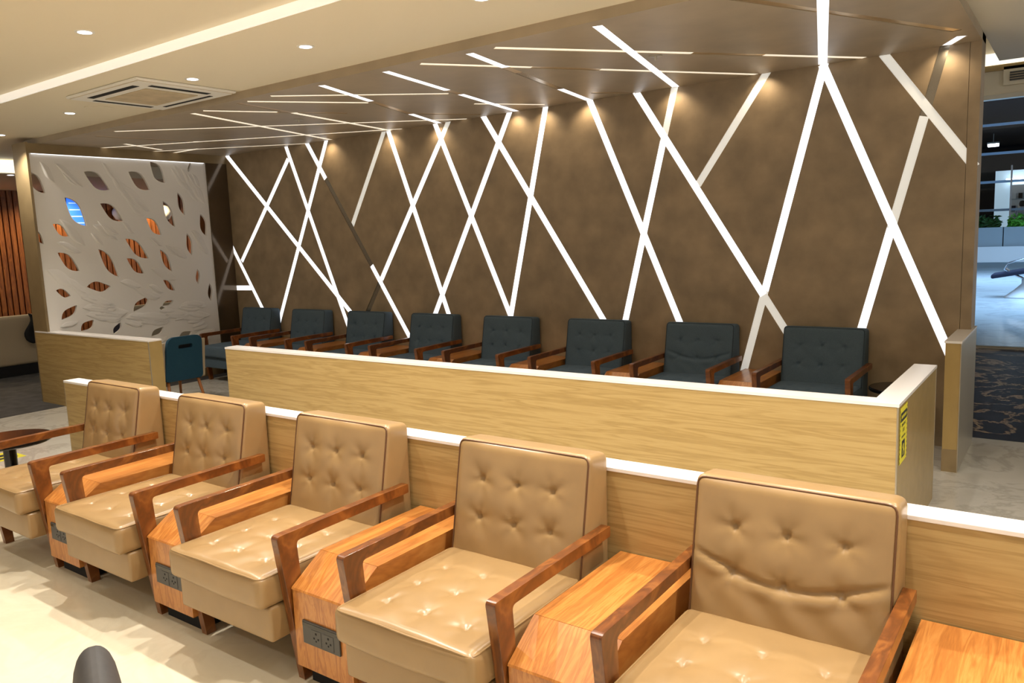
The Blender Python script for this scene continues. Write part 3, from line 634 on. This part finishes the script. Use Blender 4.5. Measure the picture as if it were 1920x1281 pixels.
for k in range(4): bx('text_line', 'bluelines', tv, 0.044, 0.046, -0.22, 0.12 + 0.04 * (k % 2), 0.08 + k * 0.12, 0.10 + k * 0.12)
for y, lb in ((7.92, 'white globe wall lamp next to the blue display'), (8.84, 'white globe wall lamp farther from the blue display')):
    t = thing('wall_lamp', lb, 'lamp', (-14.9, y, 2.32)); MB().lathe([(0.02, 0), (0.08, 0.03), (0.13, 0.12), (0.13, 0.18), (0.08, 0.27), (0.02, 0.30)], n=24).build('globe', 'white', t, smooth=True); bx('bracket', 'black', t, -0.15, 0, -0.03, 0.03, 0.2, 0.26)
so = thing('lounge_sofa', 'off-white sofa with navy seat cushions on the dark carpet', 'sofa', (-12.9, 4.9, 0), R(0))
vs, fs = rbox(0.14, 1.0, 0.72, 0.05, 3, 6, 6); MB().add([v + Vector((0.42, 0.0, 0.52)) for v in vs], fs).build('backrest', 'beige', so, smooth=True)
vs, fs = rbox(0.85, 0.12, 0.55, 0.05, 6, 3, 5); MB().add([v + Vector((0.0, -0.5, 0.43)) for v in vs], fs).build('armrest', 'navy', so, smooth=True); MB().add([v + Vector((0.0, 0.5, 0.43)) for v in vs], fs).build('armrest', 'beige', so, smooth=True)
vs, fs = rbox(0.78, 0.88, 0.3, 0.05, 5, 5, 3); MB().add([v + Vector((-0.02, 0, 0.32)) for v in vs], fs).build('seat_cushion', 'navy', so, smooth=True); bx('plinth', 'dark', so, -0.4, 0.46, -0.5, 0.5, 0.006, 0.17)
jk = MB(); vs, fs = rbox(0.08, 0.34, 0.42, 0.03, 4, 8, 8)
jk.add([Vector((v.x + 0.535 + 0.01 * math.sin(v.z * 20), v.y + 0.3 + 0.05 * math.sin(v.z * 13), v.z + 0.72 + 0.05 * math.sin(v.y * 17))) for v in vs], fs)
j = jk.build('draped_jacket', 'dark', None, smooth=True); j.location = (-12.88, 4.9, 0); tag(j, 'black jacket draped over the back of the off-white sofa', 'jacket')
for k, (sx, sy) in enumerate(((-12.6, 7.0), (-12.6, 8.6))): dup(so, (sx, sy, 0), label=('off-white and navy sofa behind the leaf screen, nearer the draped jacket', 'off-white and navy sofa behind the leaf screen, farther from the draped jacket')[k], group='sofas behind the leaf screen')

# ------------------------------------------------------------------ hall beyond the glass front
gw = tag(bx('window_1', 'alu', None, -6, 6, 12.12, 12.18, 0, 0.03), kind='structure')
for k in range(6): bx('pane', 'glass', gw, -6 + k * 2.0 + 0.01, -4 + k * 2.0 - 0.01, 12.145, 12.155, 0.03, 3.235)
struct('ceiling_hall', 'night', -12, 8, 12.4, 45, 5.0, 5.2); struct('wall_hall', 'night', -12, 8, 44, 44.2, 0, 5)
gl = tag(bx('window_2', 'night', None, -3.06, -2.9, 30.95, 31.1, 0, 5), kind='structure')
for k in range(5): bx('bar', 'bar', gl, -2.9, 8, 30.96, 31.04, 1.92 + k * 0.93, 2.0 + k * 0.93)
for k in range(5): bx('pane', 'glass', gl, -2.9 + k * 2.2, -0.72 + k * 2.2, 31.0, 31.01, 0, 5)
bx('post', 'steel', gl, -1.98, -1.93, 30.9, 30.95, 0, 3.4)
pb = thing('planter_bench', 'long white stone ledge with a grey base carrying the planters', 'ledge', (-2, 29.8, 0))
bx('base', 'planter', pb, -6, 6, 0.15, 1.0, 0, 0.28); bx('slab', 'ledge', pb, -6, 6, 0, 1.0, 0.28, 0.78)
random.seed(3)
for k, (x, mt, lb) in enumerate(((-2.76, 'leafd', 'grey planter filled with dark green shrubs on the stone ledge'), (-1.35, 'leafg', 'grey planter filled with bright green leafy plants on the stone ledge'))):
    t = thing('planter', lb, 'planter', (x, 30.2, 0.78)); bx('box', 'planter', t, -0.69, 0.69, -0.2, 0.35, 0, 0.62)
    fo = MB()
    for q in range(420):
        c = Vector((random.uniform(-0.59, 0.59), random.uniform(-0.12, 0.25), 0.6 + random.uniform(0, 0.42) * (0.7 + 0.3 * math.sin(q))))
        a = Vector((random.uniform(-1, 1), random.uniform(-1, 1), random.uniform(-0.3, 1))).normalized(); b = a.orthogonal().normalized(); s_ = random.uniform(0.06, 0.13)
        fo.add([c - a * s_, c + b * s_ * 0.45, c + a * s_, c - b * s_ * 0.45, c + a.cross(b) * s_ * 0.2], [(0, 1, 4), (1, 2, 4), (2, 3, 4), (3, 0, 4)])
    tag(fo.build('foliage', mt, t), kind='stuff')
bn = thing('wire_bench', 'white wire-frame seat with dark pad on a flared foot in the hall', 'bench', (-0.95, 20.05, 0))
MB().lathe([(0.36, 0), (0.34, 0.03), (0.16, 0.18), (0.05, 0.30), (0.05, 0.42)], n=24).build('flared_foot', 'ledge', bn, smooth=True)
for k in range(7):
    y = -0.3 + k * 0.1; MB().tube([(0.0, y * 0.2, 0.40), (-0.16, y * 0.6, 0.48), (-0.36, y, 0.62), (-0.30, y, 0.74), (0.0, y, 0.84), (0.4, y, 0.86)], 0.014, 6).build('wire', 'steel', bn, smooth=True)
vs, fs = rbox(1.1, 0.6, 0.1, 0.04, 5, 4, 2); MB().add([Vector((v.x - 0.05, v.y, v.z + 0.56 + v.x * 0.18)) for v in vs], fs).build('seat_pad', 'navy', bn, smooth=True)
sh = thing('shop_display', 'lit shop front with shelves beyond the hall windows', 'shop', (-1.9, 38.2, 0))
bx('back_wall', 'shopwall', sh, -1.1, 2.2, 0.3, 0.4, 0, 3.6)
for x0 in (-0.55, 0.35):
    c = bx('shelf_unit', 'ledge', sh, x0, x0 + 0.75, 0.05, 0.3, 0.6, 3.0)
    for k in range(3): bx('shelf', 'planter', c, x0 + 0.03, x0 + 0.72, -0.05, 0.05, 1.4 + k * 0.5, 1.44 + k * 0.5)
    for k in range(3):
        for q in range(3): bx('goods', ('red', 'navy', 'white')[(k + q) % 3] if k == 1 else ('ink', 'planter', 'ledge')[(k + q) % 3], c, x0 + 0.08 + q * 0.22, x0 + 0.22 + q * 0.22, -0.03, 0.04, 1.44 + k * 0.5, 1.66 + k * 0.5)
bx('strip_lamp', 'lamp', sh, -0.7, 0.2, 0.0, 0.1, 3.2, 3.26)
hl = thing('hall_lamp', 'glowing white lamp hanging in the dark beyond the hall windows', 'lamp', (-3.0, 37.0, 4.5)); bx('housing', 'planter', hl, -0.2, 0.2, -0.15, 0.15, 0.1, 0.16); bx('lens', 'lamp', hl, -0.18, 0.18, -0.13, 0.13, 0.0, 0.1); bx('rod', 'planter', hl, -0.01, 0.01, -0.01, 0.01, 0.16, 0.5)
# a person standing in the shop
J = {'pel': (0, 0, .95), 'ch': (0, 0, 1.3), 'nk': (0, 0, 1.5), 'hd': (0, -.02, 1.62), 'tp': (0, 0, 1.74), 'ls': (-.19, 0, 1.43), 'le': (-.25, 0, 1.15), 'lh': (-.2, -.2, 1.0), 'rs': (.19, 0, 1.43), 're': (.25, 0, 1.15), 'rh': (.2, -.2, 1.0), 'lk': (-.1, 0, .5), 'lf': (-.1, 0, .06), 'rk': (.1, 0, .5), 'rf': (.1, 0, .06)}
E_ = [('pel', 'ch'), ('ch', 'nk'), ('nk', 'hd'), ('hd', 'tp'), ('ch', 'ls'), ('ls', 'le'), ('le', 'lh'), ('ch', 'rs'), ('rs', 're'), ('re', 'rh'), ('pel', 'lk'), ('lk', 'lf'), ('pel', 'rk'), ('rk', 'rf')]
RD = {'pel': .15, 'ch': .16, 'nk': .06, 'hd': .095, 'tp': .07, 'ls': .07, 'le': .045, 'lh': .035, 'rs': .07, 're': .045, 'rh': .035, 'lk': .07, 'lf': .05, 'rk': .07, 'rf': .05}
ks = list(J); me = bpy.data.meshes.new('person'); me.from_pydata([J[k] for k in ks], [(ks.index(a), ks.index(b)) for a, b in E_], [])
pe = bpy.data.objects.new('person', me); C.objects.link(pe); md = pe.modifiers.new('skin', 'SKIN')
for i, k in enumerate(ks): me.skin_vertices[0].data[i].radius = (RD[k], RD[k] * .8)
me.skin_vertices[0].data[0].use_root = True; md2 = pe.modifiers.new('sub', 'SUBSURF'); md2.levels = 1; md2.render_levels = 1
me.materials.append(M['shirt']); pe.location = (-1.95, 37.2, 0.55); tag(pe, 'person in a pale shirt standing before the lit shop shelves', 'person')
hb = MB().lathe([(0.02, 1.52), (0.10, 1.58), (0.115, 1.68), (0.08, 1.77), (0.02, 1.79)], n=16).build('hair', 'hair', pe, smooth=True)
bx('platform', 'planter', sh, -1.1, 2.2, -1.6, 0.3, 0.0, 0.54)
